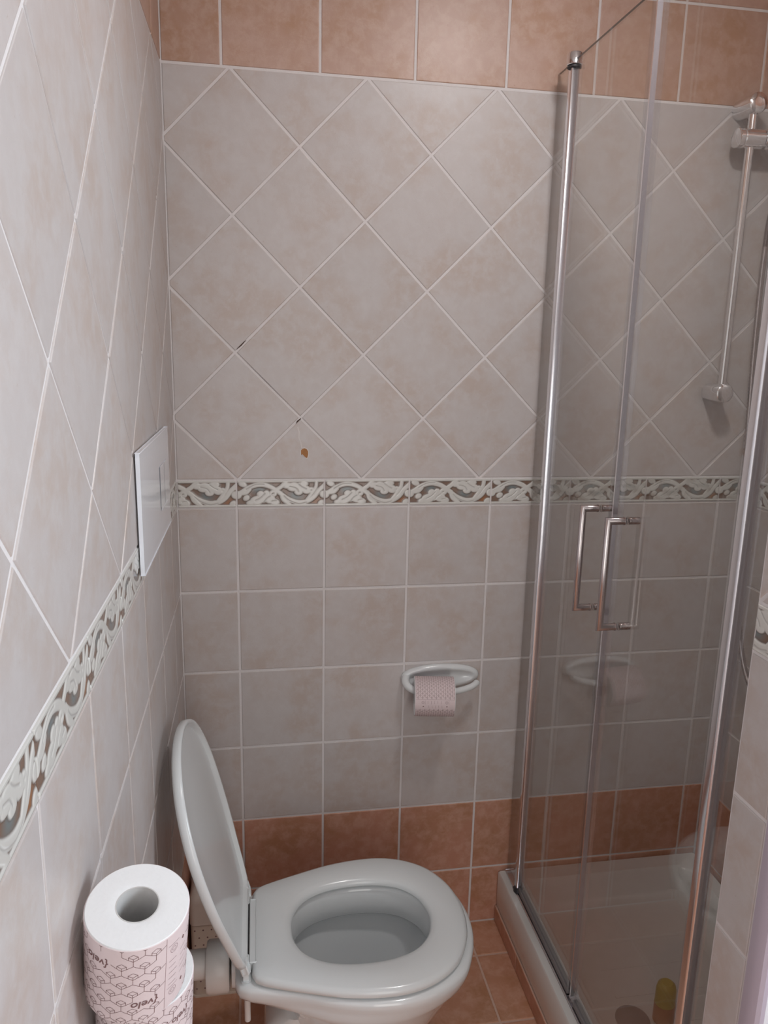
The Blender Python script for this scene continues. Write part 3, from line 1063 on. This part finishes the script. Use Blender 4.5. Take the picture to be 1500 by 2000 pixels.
# ------------------------------------------------------------------ toilet rolls
def roll_data(r, h, rc, seed, cell=0.0115, panel=(0.6, 1.1), text=None, lw=0.00045):
    """meshes of one roll, axis z from 0 to h, in its own coordinates"""
    body = MB()
    e = 0.0012
    body.lathe([(rc + 0.0005, h), (rc + 0.002, h + 0.0004), (r * 0.62, h + 0.0002), (r - e, h), (r - 0.0004, h - e), (r - 0.0006, e), (r - e, 0), (rc + 0.0005, 0)], N=96)
    core = MB()
    core.lathe([(rc + 0.0005, h + 0.0002), (rc - 0.0006, h + 0.0002), (rc - 0.0006, -0.0002), (rc + 0.0005, -0.0002), (rc + 0.0005, h + 0.0002)], N=64)
    wr_ = MB()
    rw = r + 0.0001
    wr_.lathe([(rw - 0.0006, h - 0.0010), (rw, h - 0.0014), (rw, 0.0014), (rw - 0.0006, 0.0010)], N=128)

    def pt(s_, t, hh=0.00018):
        a = s_ / r
        return ((rw + hh) * math.cos(a), (rw + hh) * math.sin(a), t)

    def strip(a, b_, wd=lw, mi=1):
        (s0_, t0), (s1_, t1) = a, b_
        if not (0.002 < t0 < h - 0.002 and 0.002 < t1 < h - 0.002):
            # clip in t
            if abs(t1 - t0) < 1e-9:
                return
            k0, k1 = 0.0, 1.0
            for lim, sgn in ((0.002, 1), (h - 0.002, -1)):
                f0, f1 = sgn * (t0 - lim), sgn * (t1 - lim)
                if f0 < 0 and f1 < 0:
                    return
                if f0 < 0:
                    k0 = max(k0, f0 / (f0 - f1))
                if f1 < 0:
                    k1 = min(k1, f0 / (f0 - f1))
            if k1 <= k0:
                return
            s0_, t0, s1_, t1 = s0_ + (s1_ - s0_) * k0, t0 + (t1 - t0) * k0, s0_ + (s1_ - s0_) * k1, t0 + (t1 - t0) * k1
        dx, dz = s1_ - s0_, t1 - t0
        L = math.hypot(dx, dz)
        if L < 1e-7:
            return
        nx, nz = -dz / L * wd / 2, dx / L * wd / 2
        nseg = max(1, int(abs(dx) / (r * 0.06)) + 1)
        vs = []
        for k in range(nseg + 1):
            t = k / nseg
            vs += [pt(s0_ + dx * t + nx, t0 + dz * t + nz), pt(s0_ + dx * t - nx, t0 + dz * t - nz)]
        wr_.add(vs, [(2 * k, 2 * k + 1, 2 * k + 3, 2 * k + 2) for k in range(nseg)], mi)
    # repeat of small cut cubes
    circ_ = 2 * PI * r
    pa, pb = panel[0] * r, panel[1] * r
    nc = max(4, int(round((circ_ - (pb - pa)) / (cell * 1.732))))
    wx = (circ_ - (pb - pa)) / nc
    a_ = cell
    row = 0
    t = 0.0
    while t < h + a_ * 2:
        for k in range(nc + 1):
            cx = pb + k * wx + (wx / 2 if row % 2 else 0)
            if cx + wx / 2 > pb + nc * wx + 1e-6:
                continue
            if text:
                skip = False
                for (ts, tt, ww, hh) in text['boxes']:
                    if abs(((cx - ts) + circ_ / 2) % circ_ - circ_ / 2) < ww and abs(t - tt) < hh:
                        skip = True
                if skip:
                    continue
            hx = wx / 2
            # big rhombus edges
            strip((cx, t), (cx + hx, t + a_ / 2))
            strip((cx, t), (cx - hx, t + a_ / 2))
            strip((cx, t), (cx, t - a_ * 0.5))
            # cut corner: small rhombus on top with its legs
            u_, v_ = hx * 0.42, a_ * 0.24
            ty_ = t + a_ * 0.5
            strip((cx, ty_ - v_), (cx + u_, ty_))
            strip((cx, ty_ - v_), (cx - u_, ty_))
            strip((cx + u_, ty_), (cx, ty_ + v_))
            strip((cx - u_, ty_), (cx, ty_ + v_))
            strip((cx, ty_ - v_), (cx, t))
            strip((cx + u_, ty_), (cx + u_ * 1.0, ty_ - a_ * 0.28))
            strip((cx - u_, ty_), (cx - u_ * 1.0, ty_ - a_ * 0.28))
        t += a_ * 1.0
        row += 1
    # information panel: fold line, icons and fine print
    strip((pa, 0.0021), (pa, h - 0.0021), 0.0004, 2)
    wpan = pb - pa
    rnd = random.Random(seed)

    def ringline(cs, ct, rr):
        pts = [(cs + rr * math.cos(2 * PI * k / 14), ct + rr * math.sin(2 * PI * k / 14)) for k in range(15)]
        for a2, b2 in zip(pts[:-1], pts[1:]):
            strip(a2, b2, 0.0004, 2)
    for ct in (h * 0.2, h * 0.78):
        ringline(pa + wpan * 0.25, ct, wpan * 0.12)
        ringline(pa + wpan * 0.25, ct, wpan * 0.06)
        strip((pa + wpan * 0.06, ct + wpan * 0.19), (pa + wpan * 0.42, ct + wpan * 0.19), 0.0004, 2)
        wr_.add([pt(pa + wpan * x, ct + wpan * z) for x, z in ((0.55, 0.02), (0.62, -0.05), (0.66, 0.03), (0.6, 0.1))], [(0, 1, 2, 3)], 1)
    for q in range(5):
        tt = h * (0.32 + 0.08 * q)
        strip((pa + wpan * 0.10, tt), (pa + wpan * (0.32 + 0.1 * rnd.random()), tt), 0.0005, 2)
        strip((pa + wpan * 0.50, tt + h * 0.02), (pa + wpan * (0.72 + 0.1 * rnd.random()), tt + h * 0.03), 0.0004, 2)
    for q in range(9):
        tt = h * (0.08 + 0.1 * q)
        strip((pa + wpan * 0.92, tt), (pa + wpan * 1.0, tt), 0.0005, 2)
    if text:
        for (ss, tt, size) in text['words']:
            cu = bpy.data.curves.new('lettering', 'FONT')
            cu.body = text['body']
            cu.size = size
            cu.shear = 0.15
            cu.align_x = 'CENTER'
            cu.align_y = 'CENTER'
            cu.offset = size * 0.012
            to = bpy.data.objects.new('lettering', cu)
            C.objects.link(to)
            bpy.context.view_layer.update()
            me = to.to_mesh()
            vs = [pt(ss - v.co.x, tt - v.co.y, 0.0003) for v in me.vertices]
            wr_.add(vs, [tuple(p.vertices) for p in me.polygons], 1)
            to.to_mesh_clear()
            bpy.data.objects.remove(to, do_unlink=True)
            bpy.data.curves.remove(cu)
    return body, core, wr_


def place_roll(datas, loc, mat3, label):
    t = empty('toilet_roll', loc, label, 'toilet paper')
    t.rotation_euler = mat3.to_euler()
    body, core, wrp = datas
    t['_w'] = (0, 0, 0)
    body.build('paper', M['paper'], t)
    core.build('core', M['core'], t)
    wrp.build('wrapper', [M['wrap'], M['print'], M['print2']], t)
    return t


def basis(axis, spin=0.0):
    a = Vector(axis).normalized()
    e1 = (Vector((1, 0, 0)) - a * a.x).normalized()
    e2 = a.cross(e1)
    m3 = Matrix((e1, e2, a)).transposed()
    return m3 @ Matrix.Rotation(spin, 3, 'Z')


RR, RH = 0.050, 0.1030
ax = Vector((0.093, -0.194, 1.0)).normalized()
topc = Vector((0.0602, -1.068, 1.015))
basec = topc - ax * RH
ang = lambda dgr: math.radians(dgr) * RR
txt = dict(body='{velo', words=[(ang(-73), 0.026, 0.013), (ang(-128), 0.080, 0.013), (ang(40), 0.05, 0.013)],
           boxes=[(ang(-73), 0.026, 0.0165, 0.0085), (ang(-128), 0.080, 0.0165, 0.0085), (ang(40), 0.05, 0.0165, 0.0085)])
place_roll(roll_data(RR, RH, 0.0205, 3, 0.0125, (math.radians(-50), math.radians(-6)), txt), basec, basis(ax),
           'wrapped white toilet roll stacked on top of another, leaning by the left wall')
ax2 = Vector((0.06, -0.10, 1.0)).normalized()
# the lower roll touches the upper one at its right rear rim
c2t = basec + Vector((0.0075, 0.012, -0.0075))
base2 = c2t - ax2 * RH
txt2 = dict(body='{velo', words=[(ang(-38), 0.077, 0.011), (ang(-120), 0.04, 0.013)], boxes=[(ang(-38), 0.077, 0.014, 0.007), (ang(-120), 0.04, 0.0165, 0.0085)])
place_roll(roll_data(RR, RH, 0.0205, 5, 0.0125, (math.radians(60), math.radians(104)), txt2), base2, basis(ax2),
           'wrapped toilet roll underneath, only its right rim showing at the bottom edge')
# wall shelf that carries them (below the frame)
sh_z = base2.z - 0.006
sh = empty('wall_shelf', (0.0, -1.07, sh_z - 0.02), 'small white wall shelf carrying the stacked toilet rolls', 'shelf')
mb = MB()
mb.box(0.003, 0.100, -1.125, -1.015, sh_z - 0.020, sh_z, 0, 0.003)
mb.build('board', M['wood'], sh, loc=(0, -1.07, sh_z - 0.02))
for yy in (-1.11, -1.03):
    mb = MB()
    mb.tube([(0.004, yy, sh_z - 0.11), (0.012, yy, sh_z - 0.10), (0.085, yy, sh_z - 0.028), (0.09, yy, sh_z - 0.024)], 0.005, 10)
    mb.build('bracket', M['wood'], sh, loc=(0, -1.07, sh_z - 0.02))

# ------------------------------------------------------------------ roll holder on the back wall
HL = (0.634, 0.0, 0.74)
hold = empty('toilet_roll_holder', HL, 'white ceramic oval roll holder on the back wall', 'roll holder')
mb = MB()
def hell(a, b_, y, cx=0.634, cz=0.7435):
    return [(cx + a * math.cos(t), y, cz + b_ * (abs(math.sin(t)) ** 0.85) * (1 if math.sin(t) > 0 else -1)) for t in [2 * PI * k / 64 for k in range(64)]]
mb.loft([hell(0.100, 0.032, -0.0015), hell(0.101, 0.033, -0.006), hell(0.098, 0.031, -0.0115), hell(0.092, 0.026, -0.0145), hell(0.085, 0.019, -0.0135), hell(0.078, 0.013, -0.0075), hell(0.05, 0.006, -0.0065), hell(0.01, 0.002, -0.0065)], 0, True, True)
mb.build('back_plate', M['ceramic'], hold, 60, loc=HL)
mb = MB()
path = crom([(0.545, -0.008, 0.7455), (0.5405, -0.026, 0.7415), (0.546, -0.044, 0.7355), (0.562, -0.057, 0.7305), (0.59, -0.0635, 0.7275), (0.63, -0.066, 0.727), (0.668, -0.063, 0.7285), (0.700, -0.0535, 0.7315), (0.716, -0.044, 0.735), (0.7235, -0.036, 0.7375)], 6)
nP = len(path)
rad = [0.0105 - 0.0025 * min(1.0, k / (nP * 0.45)) for k in range(nP)]
rad[-1] = 0.003
rad[-2] = 0.0062
rad[-3] = 0.0075
mb.tube(path, 0.009, 16, 0, True, rad)
mb.build('arm', M['ceramic'], hold, 60, loc=HL)
# roll hanging on the arm
rr2, rh2 = 0.0480, 0.098
body = roll_data(rr2, rh2, 0.0200, 11, 0.0055, (math.radians(254), math.radians(288)), None, 0.00030)
ax3 = Vector((1, 0.0, 0.0))
t3 = place_roll(body, (0.5565, -0.0570, 0.7185), Matrix.Rotation(math.radians(-9), 3, 'Z') @ Matrix(((0, 0, 1), (0, 1, 0), (-1, 0, 0))),
                'pink printed toilet roll hanging in the white holder on the back wall')

# ------------------------------------------------------------------ shower tray
tray = empty('shower_tray', (1.11, -0.46, 0.0505), 'low white square shower tray in the tiled niche', 'shower tray')
TR = (1.11, -0.46, 0.0505)
X0, X1, Y0, Y1, ZT = 0.820, 1.406, -0.917, -0.003, 0.157
mb = MB()
lo = [rrect(X0 + .002, X1, Y0, Y1, .004, 0.0505), rrect(X0, X1, Y0, Y1, .005, 0.056), rrect(X0, X1, Y0, Y1, .005, ZT - .004), rrect(X0 + .003, X1 - .003, Y0 + .003, Y1 - .003, .006, ZT),
      rrect(X0 + .052, X1 - .04, Y0 + .045, Y1 - .045, .04, ZT - .001), rrect(X0 + .058, X1 - .046, Y0 + .051, Y1 - .051, .045, ZT - .008),
      rrect(X0 + .072, X1 - .06, Y0 + .065, Y1 - .065, .055, 0.098), rrect(X0 + .085, X1 - .072, Y0 + .078, Y1 - .078, .06, 0.089), rrect(X0 + .12, X1 - .11, Y0 + .11, Y1 - .11, .05, 0.087)]
mb.loft(lo, 0, True, True)
# raised non-slip bars on the floor of the basin
for k in range(7):
    mb.box(X0 + 0.17 + k * 0.0, X1 - 0.16, -0.22 - k * 0.08, -0.212 - k * 0.08, 0.0862, 0.0880, 0)
mb.build('basin', M['tray'], tray, 40, loc=TR)
mb = MB()
mb.lathe([(0.038, 0), (0.038, 0.003), (0.032, 0.006), (0.01, 0.0085)], (1.000, -0.440, 0.0865), N=40, cap0=True, cap1=True)
mb.build('drain_cover', M['seal'], tray, loc=TR)

# bottle lying in the tray near the doors
bt = empty('shampoo_bottle', (1.085, -0.50, 0.089), 'yellow and orange bottle standing in the shower tray behind the glass', 'bottle')
BT = (1.066, -0.452, 0.089)
bt.location = BT
bt['_w'] = BT
mb = MB()
rings = []
for (z, a, b_) in ((0.0, 0.020, 0.019), (0.004, 0.023, 0.021), (0.048, 0.023, 0.021)):
    rings.append([(BT[0] + a * math.cos(t), BT[1] + b_ * math.sin(t), BT[2] + z) for t in [2 * PI * k / 32 for k in range(32)]])
mb.loft(rings, 0, True, True)
mb.build('body', M['orangep'], bt, loc=BT)
mb = MB()
rings = []
for (z, a, b_) in ((0.0482, 0.0225, 0.0205), (0.085, 0.022, 0.020), (0.096, 0.019, 0.018), (0.102, 0.012, 0.012)):
    rings.append([(BT[0] + a * math.cos(t), BT[1] + b_ * math.sin(t), BT[2] + z) for t in [2 * PI * k / 32 for k in range(32)]])
mb.loft(rings, 0, True, True)
mb.build('cap', M['yellow'], bt, loc=BT)

# ------------------------------------------------------------------ shower enclosure: two doors between two fixed side panels, plane x = GX
GX, GB, GTOP = 0.850, 0.172, 2.150
GT = 0.0025


def post(mb_, y, z0_, z1_):
    cx = GX - 0.001
    mb_.loft([rrect(cx - w_, cx + w_, y - w_, y + w_, 0.0045, z, 5) for w_, z in ((0.0092, z0_), (0.0098, z0_ + 0.001), (0.0098, z1_ - 0.001), (0.0092, z1_))], 0, True, True)


def glass_edges(m_):
    """the cut edges of a pane are dark, its two faces clear"""
    for i in range(len(m_.f)):
        xs = {round(m_.v[j][0], 5) for j in m_.f[i]}
        if len(xs) > 1 and min(m_.v[j][2] for j in m_.f[i]) > 1.0:
            m_.m[i] = 1


EL = (GX, -0.46, ZT)
encl = empty('shower_enclosure', EL, 'clear glass shower front with two bar-handled doors in polished posts', 'shower enclosure')


def side_panel(ya, yb, seal):
    m1 = MB()
    m1.box(GX - GT, GX + GT, ya, yb, ZT + 0.001, GTOP)
    glass_edges(m1)
    g = m1.build('side_panel', [M['glass'], M['gedge']], encl, loc=(GX, (ya + yb) / 2, ZT))
    m1 = MB()
    m1.box(GX - .0040, GX + .0040, seal[0], seal[1], ZT + 0.001, GTOP)
    m1.build('seal', M['clearseal'], g, loc=(GX, (ya + yb) / 2, ZT))
    return g


side_panel(-0.0705, -0.003, (-0.0705, -0.0675))
side_panel(-0.919, -0.8400, (-0.8430, -0.8400))


def door(yp, ya, yb, y_seal, yh, seal_kind):
    """yp hinge post, ya..yb glass, y_seal meeting edge, yh handle"""
    L = (GX, yp, ZT)
    m1 = MB()
    m1.box(GX - GT, GX + GT, min(ya, yb), max(ya, yb), GB, GTOP)
    glass_edges(m1)
    t = m1.build('door', [M['glass'], M['gedge']], encl, loc=L)
    m1 = MB()
    post(m1, yp, ZT + 0.016, GTOP - 0.016)
    m1.build('hinge_post', M['alu'], t, loc=L)
    m1 = MB()
    q = -1 if yp > ya else 1
    m1.box(GX - .0045, GX + .0045, min(ya, ya + q * 0.006), max(ya, ya + q * 0.006), GB, GTOP)
    m1.build('hinge_seal', M['clearseal'], t, loc=L)
    m1 = MB()
    m1.lathe([(0.0150, 0), (0.0165, 0.0012), (0.0165, 0.021), (0.0150, 0.0235), (0.004, 0.0240)], (GX - 0.001, yp, GTOP - 0.010), N=36, cap0=True, cap1=True)
    m1.build('post_cap', M['chrome'], t, loc=L)
    m1 = MB()
    m1.lathe([(0.010, 0), (0.0148, 0.0008), (0.0148, 0.0042), (0.010, 0.005)], (GX - 0.001, yp, GTOP - 0.0155), N=32, cap0=True, cap1=True)
    m1.build('rubber_ring', M['rubber'], t, loc=L)
    m1 = MB()
    m1.lathe([(0.013, 0), (0.013, 0.010), (0.009, 0.016)], (GX - 0.001, yp, ZT + 0.0005), N=28, cap0=True, cap1=True)
    m1.box(GX - 0.012, GX + 0.012, yp - 0.014, yp + 0.014, ZT + 0.0004, ZT + 0.006, 0, 0.002)
    m1.build('pivot_foot', M['rubber'], t, loc=L)
    s0_, s1_ = y_seal
    if seal_kind == 'profile':
        m1 = MB()
        m1.box(GX - .007, GX + .007, s0_, s1_, GB - 0.004, GTOP, 0, 0.002)
        m1.build('edge_profile', M['alu'], t, loc=L)
        s0_, s1_ = s0_ - 0.019, s0_
    m1 = MB()
    m1.box(GX - .0055, GX + .0055, s0_, s1_, GB - 0.004, GTOP - 0.001)
    m1.build('edge_seal', M['clearseal'], t, loc=L)
    m1 = MB()
    m1.box(GX - .005, GX + .005, min(ya, yb), max(ya, yb), ZT + 0.0045, GB + 0.004)
    m1.box(GX + .005, GX + .012, min(ya, yb), max(ya, yb), ZT + 0.006, ZT + 0.010)
    m1.build('bottom_seal', M['seal'], t, loc=L)
    zt_, zb_ = 1.2555, 1.050
    gx = GX - 0.0345
    m1 = MB()
    m1.miter([(GX - 0.0032, yh, zt_), (gx, yh, zt_), (gx, yh, zb_), (GX - 0.0032, yh, zb_)], 0.0070, 20)
    for zq in (zt_, zb_):
        m1.cyl((GX + 0.0032, yh, zq), (GX + 0.026, yh, zq), 0.0070, 20)
        m1.lathe([(0.0080, 0), (0.0080, 0.0015)], (GX - 0.0052, yh, zq), (1, 0, 0), 20, 0, True, True)
        m1.lathe([(0.0080, 0), (0.0080, 0.0015)], (GX + 0.0033, yh, zq), (1, 0, 0), 20, 0, True, True)
    m1.build('handle', M['steel'], t, 60, loc=L)
    return t


door(-0.0885, -0.100, -0.421, (-0.4300, -0.4215), -0.372, 'seal')
door(-0.8220, -0.810, -0.452, (-0.4415, -0.4335), -0.483, 'profile')
# aluminium sill under the doors
mb = MB()
mb.box(GX - 0.010, GX + 0.016, -0.916, -0.004, ZT + 0.0002, ZT + 0.0036, 0, 0.0012)
mb.build('sill', M['alu'], encl, loc=EL)

# ------------------------------------------------------------------ shower rail on the back wall
RX, RY = 1.294, -0.052
rail = empty('shower_rail', (RX, 0.0, 1.466), 'chrome riser rail on the back wall inside the shower', 'shower rail')
RL = (RX, 0.0, 1.466)
mb = MB()
mb.cyl((RX, RY, 1.466), (RX, RY, 2.106), 0.0095, 24)
mb.build('rail_bar', M['chrome'], rail, loc=RL)
for z in (1.466, 2.106):
    mb = MB()
    mb.lathe([(0.0215, 0), (0.0225, 0.001), (0.0225, 0.062), (0.0215, 0.0665), (0.017, 0.070), (0.009, 0.0715)], (RX, -0.002, z), (0, -1, 0), 40, 0, True, True)
    mb.build('wall_bracket', M['chrome'], rail, loc=RL)
mb = MB()
mb.lathe([(0.018, 0), (0.021, 0.002), (0.021, 0.012), (0.0195, 0.014), (0.021, 0.016), (0.021, 0.062), (0.0185, 0.065)], (RX - 0.036, RY, 2.035), (1, 0, 0), 36, 0, True, True)
mb.cyl((RX + 0.029, RY, 2.035), (RX + 0.034, RY, 2.035), 0.017, 24, 0)
mb.lathe([(0.020, 0), (0.0215, 0.003), (0.0195, 0.038), (0.015, 0.045)], (RX + 0.034, RY, 2.035), (1, -0.25, 0.1), 32, 0, True, True)
mb.build('slider', M['chrome'], rail, loc=RL)
hs = empty('hand_shower', (RX + 0.075, RY - 0.03, 2.04), 'chrome hand shower clipped to the slider of the rail', 'hand shower')
HSL = (RX + 0.075, RY - 0.03, 2.04)
mb = MB()
mb.tube([(1.3705, -0.075, 1.985), (1.3705, -0.082, 2.03), (1.371, -0.105, 2.10), (1.372, -0.135, 2.16)], 0.011, 16, 0, True, [0.009, 0.012, 0.013, 0.015])
mb.build('handle', M['chrome'], hs, loc=HSL)
mb = MB()
mb.lathe([(0.012, 0), (0.030, 0.012), (0.0335, 0.022), (0.030, 0.028)], (1.372, -0.135, 2.185), (0, -0.75, -0.65), 36, 0, True, True)
mb.build('spray_head', M['chrome'], hs, loc=HSL)
# ribbed hose
cp_ = crom([(1.3705, -0.074, 1.984), (1.366, -0.068, 1.93), (1.359, -0.062, 1.86), (1.3585, -0.060, 1.78), (1.361, -0.058, 1.68), (1.366, -0.06, 1.50), (1.370, -0.08, 1.20), (1.372, -0.12, 0.90), (1.374, -0.19, 0.76), (1.376, -0.26, 0.80), (1.377, -0.30, 0.95), (1.378, -0.31, 1.02)], 60)
mb = MB()
pts = [Vector(p) for p in cp_]
rad = [0.0070 if k % 2 else 0.0058 for k in range(len(pts))]
mb.tube(pts, 0.007, 12, 0, True, rad)
tag(mb.build('shower_hose', M['steel'], sharp=80), 'ribbed metal shower hose hanging at the far right', 'hose')
mix_ = empty('shower_mixer', (1.409, -0.36, 1.06), 'chrome shower mixer on the far shower wall', 'tap')
mb = MB()
mb.cyl((1.378, -0.28, 1.06), (1.378, -0.44, 1.06), 0.020, 28)
mb.cyl((1.4085, -0.30, 1.06), (1.385, -0.30, 1.06), 0.024, 28)
mb.cyl((1.4085, -0.42, 1.06), (1.385, -0.42, 1.06), 0.024, 28)
mb.cyl((1.378, -0.31, 1.045), (1.378, -0.31, 1.021), 0.009, 16)
mb.build('body', M['chrome'], mix_, loc=(1.409, -0.36, 1.06))
mb = MB()
mb.tube([(1.372, -0.36, 1.078), (1.355, -0.36, 1.10), (1.31, -0.36, 1.115)], 0.007, 12)
mb.build('lever', M['chrome'], mix_, loc=(1.409, -0.36, 1.06))

for o in bpy.data.objects:
    if '_w' in o:
        del o['_w']
for o in bpy.data.objects:
    if o.type == 'MESH' and o.name.split('.')[0] in ('bowl', 'seat', 'lid', 'basin', 'arm', 'back_plate', 'water', 'body', 'cap', 'handle', 'collar', 'inlet', 'glass', 'door', 'side_panel', 'edge_seal', 'seal', 'wall_profile', 'hinge_seal'):
        recalc(o)
